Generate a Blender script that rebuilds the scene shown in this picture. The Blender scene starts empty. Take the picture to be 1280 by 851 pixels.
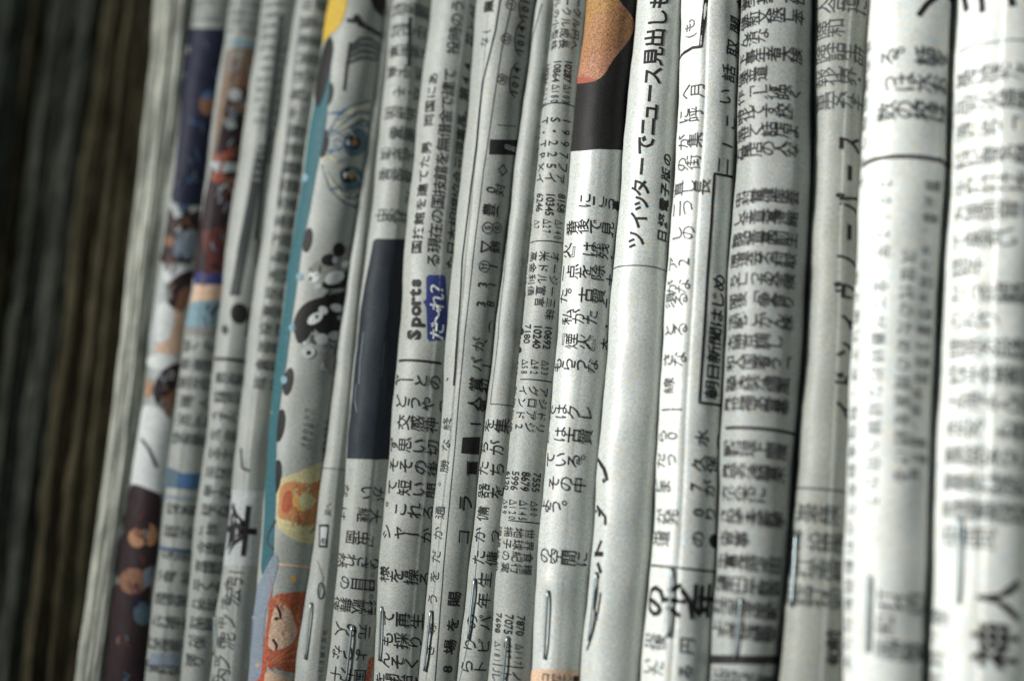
import bpy, bmesh, math, random
import numpy as np
from mathutils import Vector, Matrix
from mathutils.geometry import tessellate_polygon

random.seed(7); rng = np.random.default_rng(7)
S = bpy.context.scene
COL = S.collection

# ------------------------------------------------------------------ camera
F = 1500.0                       # focal length in pixels of a 1280 px wide frame
CX, CY = 640.0, 425.5
MM = 0.15e-3 * F                 # distance camera - newspapers (m)
zc = np.array([865.0, 8125.0, -F]); zc /= np.linalg.norm(zc)      # world Z seen by the camera
yaw = math.radians(30)
xc = np.array([math.cos(yaw), 0.0, math.sin(yaw)])
xc = xc - zc * xc.dot(zc); xc /= np.linalg.norm(xc)               # world X seen by the camera
yc = np.cross(zc, xc)
R_cw = np.stack([xc, yc, zc], axis=1)      # columns: world axes in camera coords
R_wc = R_cw.T                              # camera -> world
CAM = R_wc @ np.array([0, 0, MM])          # the point (0,0,0) is seen in the middle of the frame
cam = bpy.data.cameras.new('camera'); camo = bpy.data.objects.new('camera', cam); COL.objects.link(camo)
M = Matrix.Identity(4)
for i in range(3):
    for j in range(3): M[i][j] = R_wc[i][j]
    M[i][3] = CAM[i]
camo.matrix_world = M
cam.sensor_width = 36; cam.lens = 36 * F / 1280
cam.clip_start = 0.005; cam.clip_end = 20
cam.dof.use_dof = True; cam.dof.focus_distance = MM * 0.965
cam.dof.aperture_fstop = 6.3
S.camera = camo

# ------------------------------------------------------------------ light and exposure
W = bpy.data.worlds.new('World'); S.world = W; W.use_nodes = True
W.node_tree.nodes['Background'].inputs[0].default_value = (0.72, 0.92, 1.0, 1)
W.node_tree.nodes['Background'].inputs[1].default_value = 0.085
def area(name, loc, target, size, power, col, spread=180):
    l = bpy.data.lights.new(name, 'AREA'); l.shape = 'RECTANGLE'; l.size = size[0]; l.size_y = size[1]
    l.energy = power; l.color = col; l.spread = math.radians(spread)
    o = bpy.data.objects.new(name, l); COL.objects.link(o)
    o.location = loc; o.rotation_euler = (Vector(target) - Vector(loc)).to_track_quat('-Z', 'Y').to_euler()
    return o
area('window_light', (-0.42, -0.60, 0.20), (0.14, 0.0, 0.0), (0.14, 0.24), 0.84, (1.0, 0.992, 0.96), 44)
S.view_settings.view_transform = 'Standard'; S.view_settings.look = 'None'
S.view_settings.exposure = 0.0; S.view_settings.gamma = 1.0
S.render.engine = 'CYCLES'
S.cycles.max_bounces = 5

# ------------------------------------------------------------------ pixel <-> place helpers
def project(P):
    q = (np.asarray(P) - CAM) @ R_cw.T
    return np.stack([CX + F * q[..., 0] / -q[..., 2], CY - F * q[..., 1] / -q[..., 2]], -1)
def on_plane(px, py, y=0.0):
    d = R_wc @ np.array([(px - CX) / F, -(py - CY) / F, -1.0])
    t = (y - CAM[1]) / d[1]
    return CAM + d * t
def scale_at(px, py):            # metres per pixel of the photograph at the plane y=0
    P = on_plane(px, py); return -((P - CAM) @ R_cw.T)[2] / F

# ------------------------------------------------------------------ materials
def new_mat(name):
    m = bpy.data.materials.new(name); m.use_nodes = True
    nt = m.node_tree; return m, nt, nt.nodes['Principled BSDF']
def paper_mat(name, col, dark=0.86, rough=0.5, streak=False, stain=None, sheen=0.35):
    m, nt, p = new_mat(name); N, L = nt.nodes, nt.links
    tc = N.new('ShaderNodeTexCoord')
    def noise(scale, detail, vec=None, rg=0.6):
        n = N.new('ShaderNodeTexNoise'); n.inputs['Scale'].default_value = scale
        n.inputs['Detail'].default_value = detail; n.inputs['Roughness'].default_value = rg
        L.new(vec or tc.outputs['Object'], n.inputs['Vector']); return n
    def ramp(src, a, b, ca, cb):
        r = N.new('ShaderNodeValToRGB'); r.color_ramp.elements[0].position = a; r.color_ramp.elements[1].position = b
        r.color_ramp.elements[0].color = (*ca, 1); r.color_ramp.elements[1].color = (*cb, 1)
        L.new(src, r.inputs[0]); return r
    def mul(a, b, f=1.0):
        x = N.new('ShaderNodeMix'); x.data_type = 'RGBA'; x.blend_type = 'MULTIPLY'; x.inputs[0].default_value = f
        L.new(a, x.inputs[6]); L.new(b, x.inputs[7]); return x.outputs[2]
    big = ramp(noise(60, 3).outputs[0], 0.35, 0.65, [c * dark for c in col], col)
    grain = ramp(noise(2900, 3).outputs[0], 0.30, 0.70, (0.60, 0.61, 0.60), (1.0, 1.0, 1.0))
    tint = ramp(noise(900, 3).outputs[0], 0.35, 0.65, (1.0, 0.95, 0.87), (0.91, 0.97, 1.0))
    c = mul(mul(big.outputs[0], grain.outputs[0]), tint.outputs[0])
    if streak:
        mp = N.new('ShaderNodeMapping'); mp.inputs['Scale'].default_value = (1, 1, 0.035)
        L.new(tc.outputs['Object'], mp.inputs[0])
        s = ramp(noise(1100, 4, mp.outputs[0], 0.7).outputs[0], 0.38, 0.62, (0.40, 0.42, 0.41), (1.0, 1.0, 0.97))
        c = mul(c, s.outputs[0])
        mp2 = N.new('ShaderNodeMapping'); mp2.inputs['Scale'].default_value = (1, 1, 0.25)
        L.new(tc.outputs['Object'], mp2.inputs[0])
        s2 = ramp(noise(260, 3, mp2.outputs[0]).outputs[0], 0.38, 0.58, (0.5, 0.5, 0.49), (1, 1, 1))
        c = mul(c, s2.outputs[0])
    L.new(c, p.inputs['Base Color'])
    p.inputs['Roughness'].default_value = rough; p.inputs['Specular IOR Level'].default_value = sheen
    b = N.new('ShaderNodeBump'); b.inputs['Strength'].default_value = 0.35; b.inputs['Distance'].default_value = 0.00006
    L.new(noise(2600, 3).outputs[0], b.inputs['Height']); L.new(b.outputs[0], p.inputs['Normal'])
    return m
def ink_mat(name, col, rough=0.55, var=0.35):
    m, nt, p = new_mat(name); N, L = nt.nodes, nt.links
    tc = N.new('ShaderNodeTexCoord'); n = N.new('ShaderNodeTexNoise'); n.inputs['Scale'].default_value = 3800
    n.inputs['Detail'].default_value = 2; L.new(tc.outputs['Object'], n.inputs['Vector'])
    r = N.new('ShaderNodeValToRGB'); r.color_ramp.elements[0].position = 0.32; r.color_ramp.elements[1].position = 0.68
    r.color_ramp.elements[0].color = (*[c * (1 - var) for c in col], 1); r.color_ramp.elements[1].color = (*[min(1, c * (1 + var)) for c in col], 1)
    L.new(n.outputs[0], r.inputs[0]); L.new(r.outputs[0], p.inputs['Base Color'])
    p.inputs['Roughness'].default_value = rough; p.inputs['Specular IOR Level'].default_value = 0.12
    return m
MAT = {
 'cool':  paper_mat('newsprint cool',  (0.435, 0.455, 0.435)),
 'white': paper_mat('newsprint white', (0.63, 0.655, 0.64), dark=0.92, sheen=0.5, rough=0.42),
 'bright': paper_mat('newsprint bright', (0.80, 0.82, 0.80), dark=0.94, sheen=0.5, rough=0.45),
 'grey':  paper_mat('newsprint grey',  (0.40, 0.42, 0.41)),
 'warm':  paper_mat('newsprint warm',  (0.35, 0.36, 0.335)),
 'edge':  paper_mat('page edges',      (0.98, 0.98, 0.90), streak=True, rough=0.8, sheen=0.1),
 'shaded':   paper_mat('old page edges',  (0.22, 0.23, 0.19), streak=True, rough=0.9, sheen=0.05),  # page-edge colours darkened to hold the shade of the set-back bundles
 'shaded2':  paper_mat('old page edges brown', (0.23, 0.19, 0.125), streak=True, rough=0.9, sheen=0.05),
 'shaded3':  paper_mat('old page edges blue',  (0.22, 0.235, 0.20), streak=True, rough=0.9, sheen=0.05),
 'shaded4':  paper_mat('old page edges pale',  (0.55, 0.58, 0.50), streak=True, rough=0.9, sheen=0.05),
 'ink':   ink_mat('black ink', (0.020, 0.019, 0.019)),
 'ink2':  ink_mat('soft black ink', (0.055, 0.062, 0.062)),
 'inkg':  ink_mat('grey ink', (0.16, 0.18, 0.18)),
}
def ink(name, rgb, var=0.3):
    if name not in MAT: MAT[name] = ink_mat(name.replace('_', ' ') + ' ink', rgb, var=var)
    return name
for k, c in dict(navy=(0.020, 0.022, 0.045), bluebox=(0.035, 0.048, 0.17), slate=(0.022, 0.030, 0.038), teal=(0.04, 0.12, 0.14), skin=(0.42, 0.22, 0.12),
                 skin2=(0.24, 0.12, 0.075), brown=(0.20, 0.14, 0.10), red=(0.50, 0.07, 0.04), rust=(0.40, 0.11, 0.06), orange=(0.50, 0.23, 0.10),
                 amber=(0.62, 0.36, 0.10), yellow=(0.50, 0.34, 0.05), cream=(0.55, 0.50, 0.28), pale=(0.64, 0.67, 0.66), sky=(0.20, 0.31, 0.36),
                 midblue=(0.06, 0.13, 0.25), greyblue=(0.21, 0.25, 0.30), palegrey=(0.42, 0.45, 0.45), tealgrey=(0.09, 0.14, 0.17), face=(0.60, 0.42, 0.31),
                 darkred=(0.11, 0.035, 0.03), maroon=(0.035, 0.022, 0.024), greyprint=(0.24, 0.24, 0.22), peach=(0.60, 0.42, 0.30), rustdim=(0.30, 0.09, 0.06), softamber=(0.40, 0.22, 0.09), flesh=(0.33, 0.165, 0.10), flesh2=(0.31, 0.16, 0.08), ochre=(0.31, 0.175, 0.065), slateblack=(0.019, 0.023, 0.030)).items(): ink(k, c, 0.55 if k in ('flesh', 'flesh2', 'ochre', 'face', 'rust') else 0.3)
m, nt, p = new_mat('staple steel'); p.inputs['Metallic'].default_value = 0.9; p.inputs['Roughness'].default_value = 0.32
p.inputs['Base Color'].default_value = (0.28, 0.34, 0.36, 1)
nn = nt.nodes.new('ShaderNodeTexNoise'); nn.inputs['Scale'].default_value = 900; rr = nt.nodes.new('ShaderNodeMapRange')
rr.inputs['To Min'].default_value = 0.25; rr.inputs['To Max'].default_value = 0.5
nt.links.new(nn.outputs[0], rr.inputs[0]); nt.links.new(rr.outputs[0], p.inputs['Roughness']); MAT['steel'] = m

def mesh_obj(name, V, Fc, mat, parent, smooth=False):
    me = bpy.data.meshes.new(name)
    V = np.asarray(V, dtype=np.float32); Fc = np.asarray(Fc, dtype=np.int32)
    k = Fc.shape[1]
    me.vertices.add(len(V)); me.vertices.foreach_set('co', V.ravel())
    me.loops.add(Fc.size); me.loops.foreach_set('vertex_index', Fc.ravel())
    me.polygons.add(len(Fc)); me.polygons.foreach_set('loop_start', np.arange(0, Fc.size, k, dtype=np.int32))
    if smooth: me.polygons.foreach_set('use_smooth', np.ones(len(Fc), dtype=bool))
    me.update(calc_edges=True)
    me.materials.append(MAT[mat])
    o = bpy.data.objects.new(name, me); COL.objects.link(o); o.parent = parent
    return o

# ------------------------------------------------------------------ glyph library
GL = {}
def make_glyphs(chars, offset):
    cu = []
    for ch in chars:
        if (ch, offset) in GL or ch in ' 　': continue
        c = bpy.data.curves.new('g', 'FONT'); c.body = ch; c.resolution_u = 2; c.offset = offset
        c.size = 1.0; c.fill_mode = 'BOTH' if hasattr(c, 'x') else c.fill_mode
        o = bpy.data.objects.new('g', c); COL.objects.link(o); cu.append((ch, o, c))
    dg = bpy.context.evaluated_depsgraph_get(); dg.update()
    for ch, o, c in cu:
        me = bpy.data.meshes.new_from_object(o.evaluated_get(dg))
        bm = bmesh.new(); bm.from_mesh(me); bpy.data.meshes.remove(me)
        if len(bm.verts):
            bmesh.ops.remove_doubles(bm, verts=bm.verts, dist=0.004)
            xs = [v.co.x for v in bm.verts]; ys = [v.co.y for v in bm.verts]
            for ax in (0, 1):
                for g in (-0.05, 0.2, 0.45, 0.7):
                    n = (1, 0, 0) if ax == 0 else (0, 1, 0)
                    bmesh.ops.bisect_plane(bm, geom=bm.verts[:] + bm.edges[:] + bm.faces[:], plane_co=(g, g, 0), plane_no=n)
            bmesh.ops.triangulate(bm, faces=bm.faces)
            bm.verts.index_update()
            V = np.array([v.co[:2] for v in bm.verts]); T = np.array([[v.index for v in f.verts] for f in bm.faces])
            # centre: full-width characters keep their em box, narrow ones are centred
            wide = ord(ch) > 0x2000
            w = max(xs) - min(xs)
            V = V - (np.array([0.5 if wide and w > 0.001 else 0, 0.38]) if wide else np.array([0.5 * (max(xs) + min(xs)), 0.36]))
            if wide:                                   # measure the em: noto cjk advance is 1 em at size 1
                pass
            GL[(ch, offset)] = (V, T, w)
        bm.free(); COL.objects.unlink(o); bpy.data.objects.remove(o); bpy.data.curves.remove(c)

POOL = 'のにをはがとでたしてるいなあれこそうかもらりよくっんだきさまけすちつめ国日本人年大会新聞社東京時行政経済学校教育者地方問題生活中上下前後今見出話取開家族電話力金銀円車道路水火木土風海山田村町市長議員選挙結果情報調査発表米軍基記事相手試合勝負打投高中小低界世間平和戦争事故死亡原因研究医療健康食品安全保険料理店客数値段株価総理科技術音楽映画館作品文化賞受候補者全'
PUNC = '、。ー「」・'
JOBS = []        # (paper, ...) text glyph jobs are gathered first so that every glyph is made once

# ------------------------------------------------------------------ a folded newspaper
# unit cross-section of a folded paper: a rounded-square fold, wider than it is deep, tabulated by arc length
_n, _b = 2.1, 1.0
_t = np.linspace(-math.pi / 2, math.pi / 2, 2001)
_x = np.sign(np.sin(_t)) * np.abs(np.sin(_t)) ** (2 / _n); _y = -_b * np.abs(np.cos(_t)) ** (2 / _n)
_s = np.concatenate([[0], np.cumsum(np.hypot(np.diff(_x), np.diff(_y)))]); LH = _s[-1] / 2; _s -= LH
_a = np.unwrap(np.arctan2(np.gradient(_y), np.gradient(_x)))       # direction of the surface; normal = (sin a, -cos a)
_k = np.ones(41) / 41; _a = np.convolve(np.pad(_a, 20, 'edge'), _k, 'valid')
def prof(q):
    q = np.clip(q, -LH, LH)
    return np.interp(q, _s, _x), np.interp(q, _s, _y), np.interp(q, _s, _a)
def support(th):                 # how far left of its centre a unit fold reaches, measured on the centre plane
    return float(np.max(-_x * math.cos(th) - _y * math.sin(th))) / math.cos(th)
ZS = [on_plane(640, y)[2] for y in (0, 425, 851)]
Z0, Z1 = -0.115, 0.115
class Paper:
    def __init__(s, L, nxt, label, mat='cool', dy=0.0, kf=1.0, ridges=(), steps=(), waves=0.00012, depth=0.06, name='newspaper', sheets='folded_sheets', seg=0.00026, edges=False, rgt=None, group=None, squash=1.0, labels=None):
        """L: x of the left outline at photo rows 0, 425, 851; nxt: the same for its right neighbour"""
        s.dy, s.mat, s.ridges_px, s.waves, s.depth, s.edges, s.seg = dy, mat, ridges, waves, depth, edges, seg
        xs, rs, zs = [], [], []
        for k, py in enumerate((0, 425, 851)):
            a = on_plane(L[k], py, dy); b = on_plane(nxt[k], py, dy)
            v = a - CAM; th = math.atan2(abs(v[0]), v[1]) * (1 if v[0] < 0 else -1)
            r = 0.5 * (b[0] - a[0]) * 0.95 * kf
            xs.append(a[0] + r * support(th)); rs.append(r); zs.append(a[2])
        s.px_, s.pr_ = np.polyfit(zs, xs, 2), np.polyfit(zs, rs, 2)
        s.px1, s.pr1 = np.polyfit(zs, xs, 1), np.polyfit(zs, rs, 1)
        s.ph = rng.uniform(0, 6.28, 12); s.sq = squash
        s.dents = []; s.ridges = []; s.steps = []
        s.root = bpy.data.objects.new(name, None); COL.objects.link(s.root)
        s.root.empty_display_size = 0.01
        s.root.location = (float(np.polyval(s.px_, Z0)), dy, Z0)
        s.root['label'] = label; s.root['category'] = 'newspaper'; s.root['group'] = group or 'newspapers packed side by side on edge'
        s.text = {}; s.layer = 0; s.sheets = sheets
        for (px, py, h) in steps:
            u, z = s.inv(px, py); s.steps.append((u, z, h))
        for (px, py, h, w) in ridges:
            u, z = s.inv(px, py); s.ridges.append((u, z, h, w))
    def X(s, z): return np.polyval(s.px_, z) + 0.00016 * np.sin(np.asarray(z) * 75 + s.ph[9]) + 0.00007 * np.sin(np.asarray(z) * 190 + s.ph[10])
    def R(s, z): return np.maximum(np.polyval(s.pr_, z), 0.0015)
    def disp(s, u, z):
        p = s.ph; a = s.waves
        d = a * (np.sin(z * 95 + p[0]) + 0.7 * np.sin(z * 210 + u * 260 + p[1]) + 0.45 * np.sin(z * 430 - u * 500 + p[2]) + 0.6 * np.sin(u * 620 + z * 40 + p[3]))
        d = d + a * 0.22 * np.sin(z * 1150 + u * 900 + p[4]) * np.sin(z * 160 + p[5])
        if s.edges:
            d = d + 0.00016 * np.sin(u * 5200 + 1.5 * np.sin(z * 45 + p[6])) * (0.6 + 0.4 * np.sin(u * 1300 + p[7])) + 0.00022 * np.sin(u * 1700 + z * 20 + p[8])
        for (ur, zr, h, w) in s.ridges:
            d = d + h * np.exp(-np.abs(u - ur * s.R(z) / s.R(zr)) / w)
        for (ur, zr, h) in s.steps:       # the edge of an overlapping sheet
            e_ = ur * s.R(z) / s.R(zr) + 0.00035 * np.sin(z * 55 + p[11])
            d = d + h / (1 + np.exp(-np.clip((u - e_) / 0.00006, -40, 40)))
        for (ud, zd, hl) in s.dents:      # the staple pulls the fold in
            d = d - 0.00036 * np.exp(-((u - ud) / 0.0009) ** 2) / (1 + np.exp((np.abs(z - zd) - hl) / 0.0009))
            d = d + 0.0002 * np.exp(-((u - ud) / 0.0030) ** 2) * np.exp(-((z - zd - hl * 1.1) / 0.0025) ** 2)
        return d
    def surf(s, u, z, off=0.0, flat=False):
        u = np.asarray(u, float); z = np.asarray(z, float)
        r = s.R(z); hp = math.pi / 2
        q = np.clip(u / r, -LH, LH); bx, by, an = prof(q)
        d = 0 if flat else s.disp(u, z)
        fade = np.clip(1 - (np.abs(u) - r * LH) / 0.006, 0, 1)
        rr = d * fade + off
        x = s.X(z) + r * bx + rr * np.sin(an)
        y = s.dy + r * by - rr * np.cos(an) + np.maximum(np.abs(u) - r * LH, 0)
        return np.stack([x, y, z + 0 * x], -1)
    def inv(s, px, py):
        px = np.atleast_1d(np.asarray(px, float)); py = np.atleast_1d(np.asarray(py, float)); n = len(px)
        z = np.array([on_plane(a, b, s.dy - 0.003)[2] for a, b in zip(px, py)]); ph = np.zeros(n)
        e = 1e-5
        for it in range(25):
            f = lambda q, zz: project(s.surf(q * s.R(zz), zz, flat=True))
            p0 = f(ph, z); a = (f(ph + 1e-3, z) - p0) / 1e-3; b = (f(ph, z + e) - p0) / e
            rx, ry = px - p0[:, 0], py - p0[:, 1]
            det = a[:, 0] * b[:, 1] - a[:, 1] * b[:, 0]; det = np.where(np.abs(det) < 1e-3, 1e-3, det)
            dp = (rx * b[:, 1] - ry * b[:, 0]) / det
            dp = np.clip(dp, -0.35, 0.35)
            ph = np.clip(ph + dp, -LH * 0.96, LH * 0.97)
            p0 = f(ph, z); b = (f(ph, z + e) - p0) / e
            z = z + np.clip((py - p0[:, 1]) / b[:, 1], -0.02, 0.02)
        u = ph * s.R(z)
        return (u[0], z[0]) if n == 1 else (u, z)
    # --- printing
    def glyphs(s, string, u0, z0, em_u, em_z, rot, vert, adv, key='printed_text', off=0.0, mat='ink', slant=0.0):
        """rot 'ccw': tops to the left, 'cw': tops to the right, 'up'; vert: vertical writing"""
        for i, ch in enumerate(string):
            if rot == 'ccw': du, dz = (adv * i, 0) if vert else (0, adv * i)
            elif rot == 'cw': du, dz = (-adv * i, 0) if vert else (0, -adv * i)
            else: du, dz = (0, -adv * i) if vert else (adv * i, 0)
            if ch in ' 　': continue
            r = rot; sh = (0, 0)
            if vert and ch in 'ー「」『』（）()〜': r = {'ccw': 'up', 'cw': 'down', 'up': 'cw'}[rot]
            if vert and ch in '、。': sh = (0.55, 0.55)
            s.text.setdefault((key, mat), []).append((ch, off, u0 + du, z0 + dz, em_u, em_z, r, slant, sh))
            JOBS.append((ch, off))
    def row(s, px, py, string, size, rot='ccw', vert=True, adv=None, sq=1.0, off=0.0, **k):
        """first glyph centred on the photo point; size = height of the band the row makes, px"""
        u, z = s.inv(px, py); m = scale_at(px, py)
        fo = 1.12; em_z = size * m * 1.12; em_u = em_z * 0.95 * sq
        if not vert: em_u, em_z = size * m * 1.12, size * m * 1.12 * sq
        s.glyphs(string, u, z, em_u, em_z, rot, vert, (adv if adv else (size * 0.96)) * m * (1.0 if not vert else 1.06), off=off, **k)
    def block(s, px0, px1, y0, y1, pitch, size, n, adv, rot='ccw', mat='ink2', keep=0.93, off=0.0, key='printed_text', anchor=None):
        m = scale_at((px0 + px1) / 2, (y0 + y1) / 2)
        y = y0; i = 0
        while y <= y1:
            f = 0 if y1 == y0 else (y - y0) / (y1 - y0)
            px = px0 + (px1 - px0) * f
            u, z = s.inv(px, y)
            nn_ = n if random.random() < 0.75 else max(1, n - random.randint(1, 3))
            st = ''.join(random.choice(POOL) if random.random() < keep else random.choice(PUNC) for _ in range(nn_))
            if rot == 'cw': u = u + adv * m * (n - 1)
            s.glyphs(st, u, z, size * m * 1.0, size * m * 1.12, rot, True, adv * m, off=off, mat=mat, key=key)
            y += pitch; i += 1
    def poly(s, pts, mat, key='picture', layer=None):
        s.layer += 1; off = 0.00001 + 0.000006 * (s.layer if layer is None else layer)
        pts = np.array(pts, float); D = []
        if getattr(s, 'smooth', False) and len(pts) > 4:
            for _ in range(2):
                nx = np.roll(pts, -1, 0); f_ = np.minimum(0.25, 5.0 / np.maximum(np.linalg.norm(nx - pts, axis=1, keepdims=True), 1e-6))
                pts = np.stack([pts * (1 - f_) + nx * f_, pts * f_ + nx * (1 - f_)], 1).reshape(-1, 2)
        for a, b in zip(pts, np.roll(pts, -1, 0)):
            n = max(1, int(np.linalg.norm(b - a) / 7))
            for t in range(n): D.append(a + (b - a) * t / n)
        D = np.array(D); u, z = s.inv(D[:, 0], D[:, 1])
        s.cut([(a, b) for a, b in zip(u, z)], mat, key, off)
    def cut(s, uz, mat, key, off):
        if len(uz) < 3: return
        bm = bmesh.new(); vs = [bm.verts.new((a * 1000, b * 1000, 0)) for a, b in uz]
        tr = tessellate_polygon([[Vector((a * 1000, b * 1000, 0)) for a, b in uz]])
        for t in tr:
            try: bm.faces.new([vs[i] for i in t])
            except ValueError: pass
        us = [v.co.x for v in vs]; zs = [v.co.y for v in vs]
        for g in np.arange(math.floor(min(us)), max(us), 0.5):
            bmesh.ops.bisect_plane(bm, geom=bm.verts[:] + bm.edges[:] + bm.faces[:], plane_co=(g, 0, 0), plane_no=(1, 0, 0))
        for g in np.arange(math.floor(min(zs)), max(zs), 1.0):
            bmesh.ops.bisect_plane(bm, geom=bm.verts[:] + bm.edges[:] + bm.faces[:], plane_co=(0, g, 0), plane_no=(0, 1, 0))
        bmesh.ops.triangulate(bm, faces=bm.faces); bm.verts.index_update()
        V = np.array([v.co[:2] for v in bm.verts]) / 1000; T = np.array([[v.index for v in f.verts] for f in bm.faces]); bm.free()
        if len(T): s.text.setdefault((key, mat), []).append(('POLY', V, T, off))
    def line(s, pts, w, mat='ink', key='printed_rule', layer=0):
        """a printed line through photo points, w px wide"""
        P = []; pts = np.array(pts, float)
        for a, b in zip(pts[:-1], pts[1:]):
            n = max(1, int(np.linalg.norm(b - a) / 4))
            for t in range(n): P.append(a + (b - a) * t / n)
        P.append(pts[-1]); P = np.array(P)
        u, z = s.inv(P[:, 0], P[:, 1]); Q = np.stack([u, z], 1)
        m = scale_at(*P[0]) * w / 2
        T = np.gradient(Q, axis=0); T /= np.maximum(np.linalg.norm(T, axis=1, keepdims=True), 1e-9)
        Nn = np.stack([-T[:, 1], T[:, 0]], 1)
        pic = key in ('picture', 'girl_picture', 'teal_margin', 'navy_block', 'photo_print')
        s.strip(Q + Nn * m, Q - Nn * m, mat, key, 0.00001 + 0.000006 * (s.layer + 1 + 0.4 * (layer % 5)) if pic else 0.00002 + 0.000006 * layer)
    def strip(s, A, B, mat, key, off):
        n = len(A); V = np.concatenate([A, B]); T = []
        for i in range(n - 1): T += [[i, i + 1, n + i + 1], [i, n + i + 1, n + i]]
        s.text.setdefault((key, mat), []).append(('POLY', V, np.array(T), off))
    def across(s, px, py, w, px2=None, mat='ink', py2=None, key='printed_rule', layer=0):
        """a printed rule running round the fold at one height"""
        u0, z = s.inv(px, py)
        if px2 is None: u1, z1 = s.R(z) * LH * 0.98, z
        else:
            u1, z1 = s.inv(px2, py if py2 is None else py2)
            if py2 is None: z1 = z
        m = scale_at(px, py) * w / 2; n = 40
        u = np.linspace(u0, u1, n); zz = np.linspace(z, z1, n)
        s.strip(np.stack([u, zz + m], 1), np.stack([u, zz - m], 1), mat, key, 0.00002 + 0.000006 * layer)
    def ellipse(s, cx, cy, a, b, mat, key='picture', rot=0, ring=None):
        t = np.linspace(0, 2 * math.pi, 17)[:-1]; c, q = math.cos(rot), math.sin(rot)
        P = [(cx + a * math.cos(x) * c - b * math.sin(x) * q, cy + a * math.cos(x) * q + b * math.sin(x) * c) for x in t]
        if ring: s.line(P + [P[0]], ring, mat, key, layer=3)
        else: s.poly(P, mat, key)
    def staple(s, a, b, w=4.2):
        (u0, z0), (u1, z1) = s.inv(*a), s.inv(*b)
        um, zm = (u0 + u1) / 2, (z0 + z1) / 2
        s.dents.append((um, zm, abs(z0 - z1) / 2)); s.st = getattr(s, 'st', []); s.st.append((u0, z0, u1, z1, w))
    def build_staple(s, u0, z0, u1, z1, w):
        r = scale_at(640, 780) * w / 2 * 0.72
        n = 12; path = []
        for t in np.linspace(0, 1, n):
            path.append((u0 + (u1 - u0) * t, z0 + (z1 - z0) * t, 0.0))
        path = [(u0, z0, -0.0011), (u0, z0, -0.0004)] + path + [(u1, z1, -0.0004), (u1, z1, -0.0011)]
        base = s.surf(np.array([q[0] for q in path]), np.array([q[1] for q in path]), 0.0)
        mid = s.surf(np.array([(u0 + u1) / 2] * 1), np.array([(z0 + z1) / 2]), 0)[0]
        ph = float(prof(((u0 + u1) / 2) / s.R((z0 + z1) / 2))[2]); nrm = np.array([math.sin(ph), -math.cos(ph), 0])
        # straight crown between the two ends, legs going into the paper
        A, B = s.surf(u0, z0, 0.00035), s.surf(u1, z1, 0.00035); C = []
        sag = max(0, float(np.dot(mid - (A + B) / 2, nrm)) + r)
        for i, q in enumerate(path):
            t = np.clip((i - 2) / (n - 1), 0, 1)
            C.append(A + (B - A) * t + nrm * (q[2] + sag * math.sin(math.pi * t) ** 0.5 * 0.9))
        C = np.array(C); k = 8; V = []; ax = (B - A) / np.linalg.norm(B - A); side = np.cross(ax, nrm)
        tang = np.gradient(C, axis=0)
        for i, c in enumerate(C):
            t = tang[i] / np.linalg.norm(tang[i]); e2 = np.cross(t, side); e2 /= np.linalg.norm(e2)
            for j in range(k):
                an = 2 * math.pi * j / k; V.append(c + side * math.cos(an) * r * 1.15 + e2 * math.sin(an) * r * 0.75)
        Fc = [[i * k + j, i * k + (j + 1) % k, (i + 1) * k + (j + 1) % k, (i + 1) * k + j] for i in range(len(C) - 1) for j in range(k)]
        mesh_obj('staple', np.array(V) - np.array(s.root.location), Fc, 'steel', s.root, smooth=True)
    def build(s):
        zz = np.arange(Z0, Z1, 0.0010 if not s.edges else 0.003); rmax = float(np.max(s.R(zz)))
        na = int(2 * LH * rmax / s.seg)
        uf = np.linspace(-1, 1, na + 1)
        side = np.linspace(0, 1, 10)[1:] ** 1.5 * s.depth
        rows = []
        rz = s.R(zz)[:, None]
        U = uf[None, :] * rz * LH
        U = np.concatenate([-(rz * LH + side[::-1][None, :]), U, rz * LH + side[None, :]], 1)
        Zg = np.repeat(zz[:, None], U.shape[1], 1)
        V = s.surf(U, Zg); nu = U.shape[1]
        org = np.array(s.root.location)
        idx = np.arange(len(zz) * nu).reshape(len(zz), nu)
        Fc = np.stack([idx[:-1, :-1], idx[:-1, 1:], idx[1:, 1:], idx[1:, :-1]], -1).reshape(-1, 4)
        V = V.reshape(-1, 3)
        mesh_obj(s.sheets, V - org, Fc, s.mat, s.root, smooth=True)
        # inner pages: a slimmer fold held inside the outer sheets
        if not s.edges:
            Z2 = zz[::6]; uf2 = np.linspace(-1, 1, 15); r2 = (s.R(Z2) - 0.0009)[:, None]
            P = []
            for k_ in range(len(Z2)):
                bx, by, an = prof(uf2 * LH)
                x = s.X(Z2[k_]) + r2[k_] * bx; y = s.dy + r2[k_] * by
                x = np.concatenate([[x[0]], x, [x[-1]]]); y = np.concatenate([[s.dy + s.depth - 0.003], y, [s.dy + s.depth - 0.003]])
                P.append(np.stack([x, y, np.full_like(x, Z2[k_])], 1))
            P = np.array(P); n2 = P.shape[1]; ix = np.arange(len(Z2) * n2).reshape(len(Z2), n2)
            Fc = np.stack([ix[:-1, :-1], ix[:-1, 1:], ix[1:, 1:], ix[1:, :-1]], -1).reshape(-1, 4)
            mesh_obj('inner_pages', P.reshape(-1, 3) - org, Fc, 'grey', s.root, smooth=True)
        for a in getattr(s, 'st', []): s.build_staple(*a)
        TXT = ('printed_text', 'headline', 'box_number', 'speech_box_text')
        parts = []
        for (key, mat), items in s.text.items():
            if key in TXT: parts.append((key, mat, items))
            else: parts += [(key, mat, [it]) for it in items]
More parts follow.
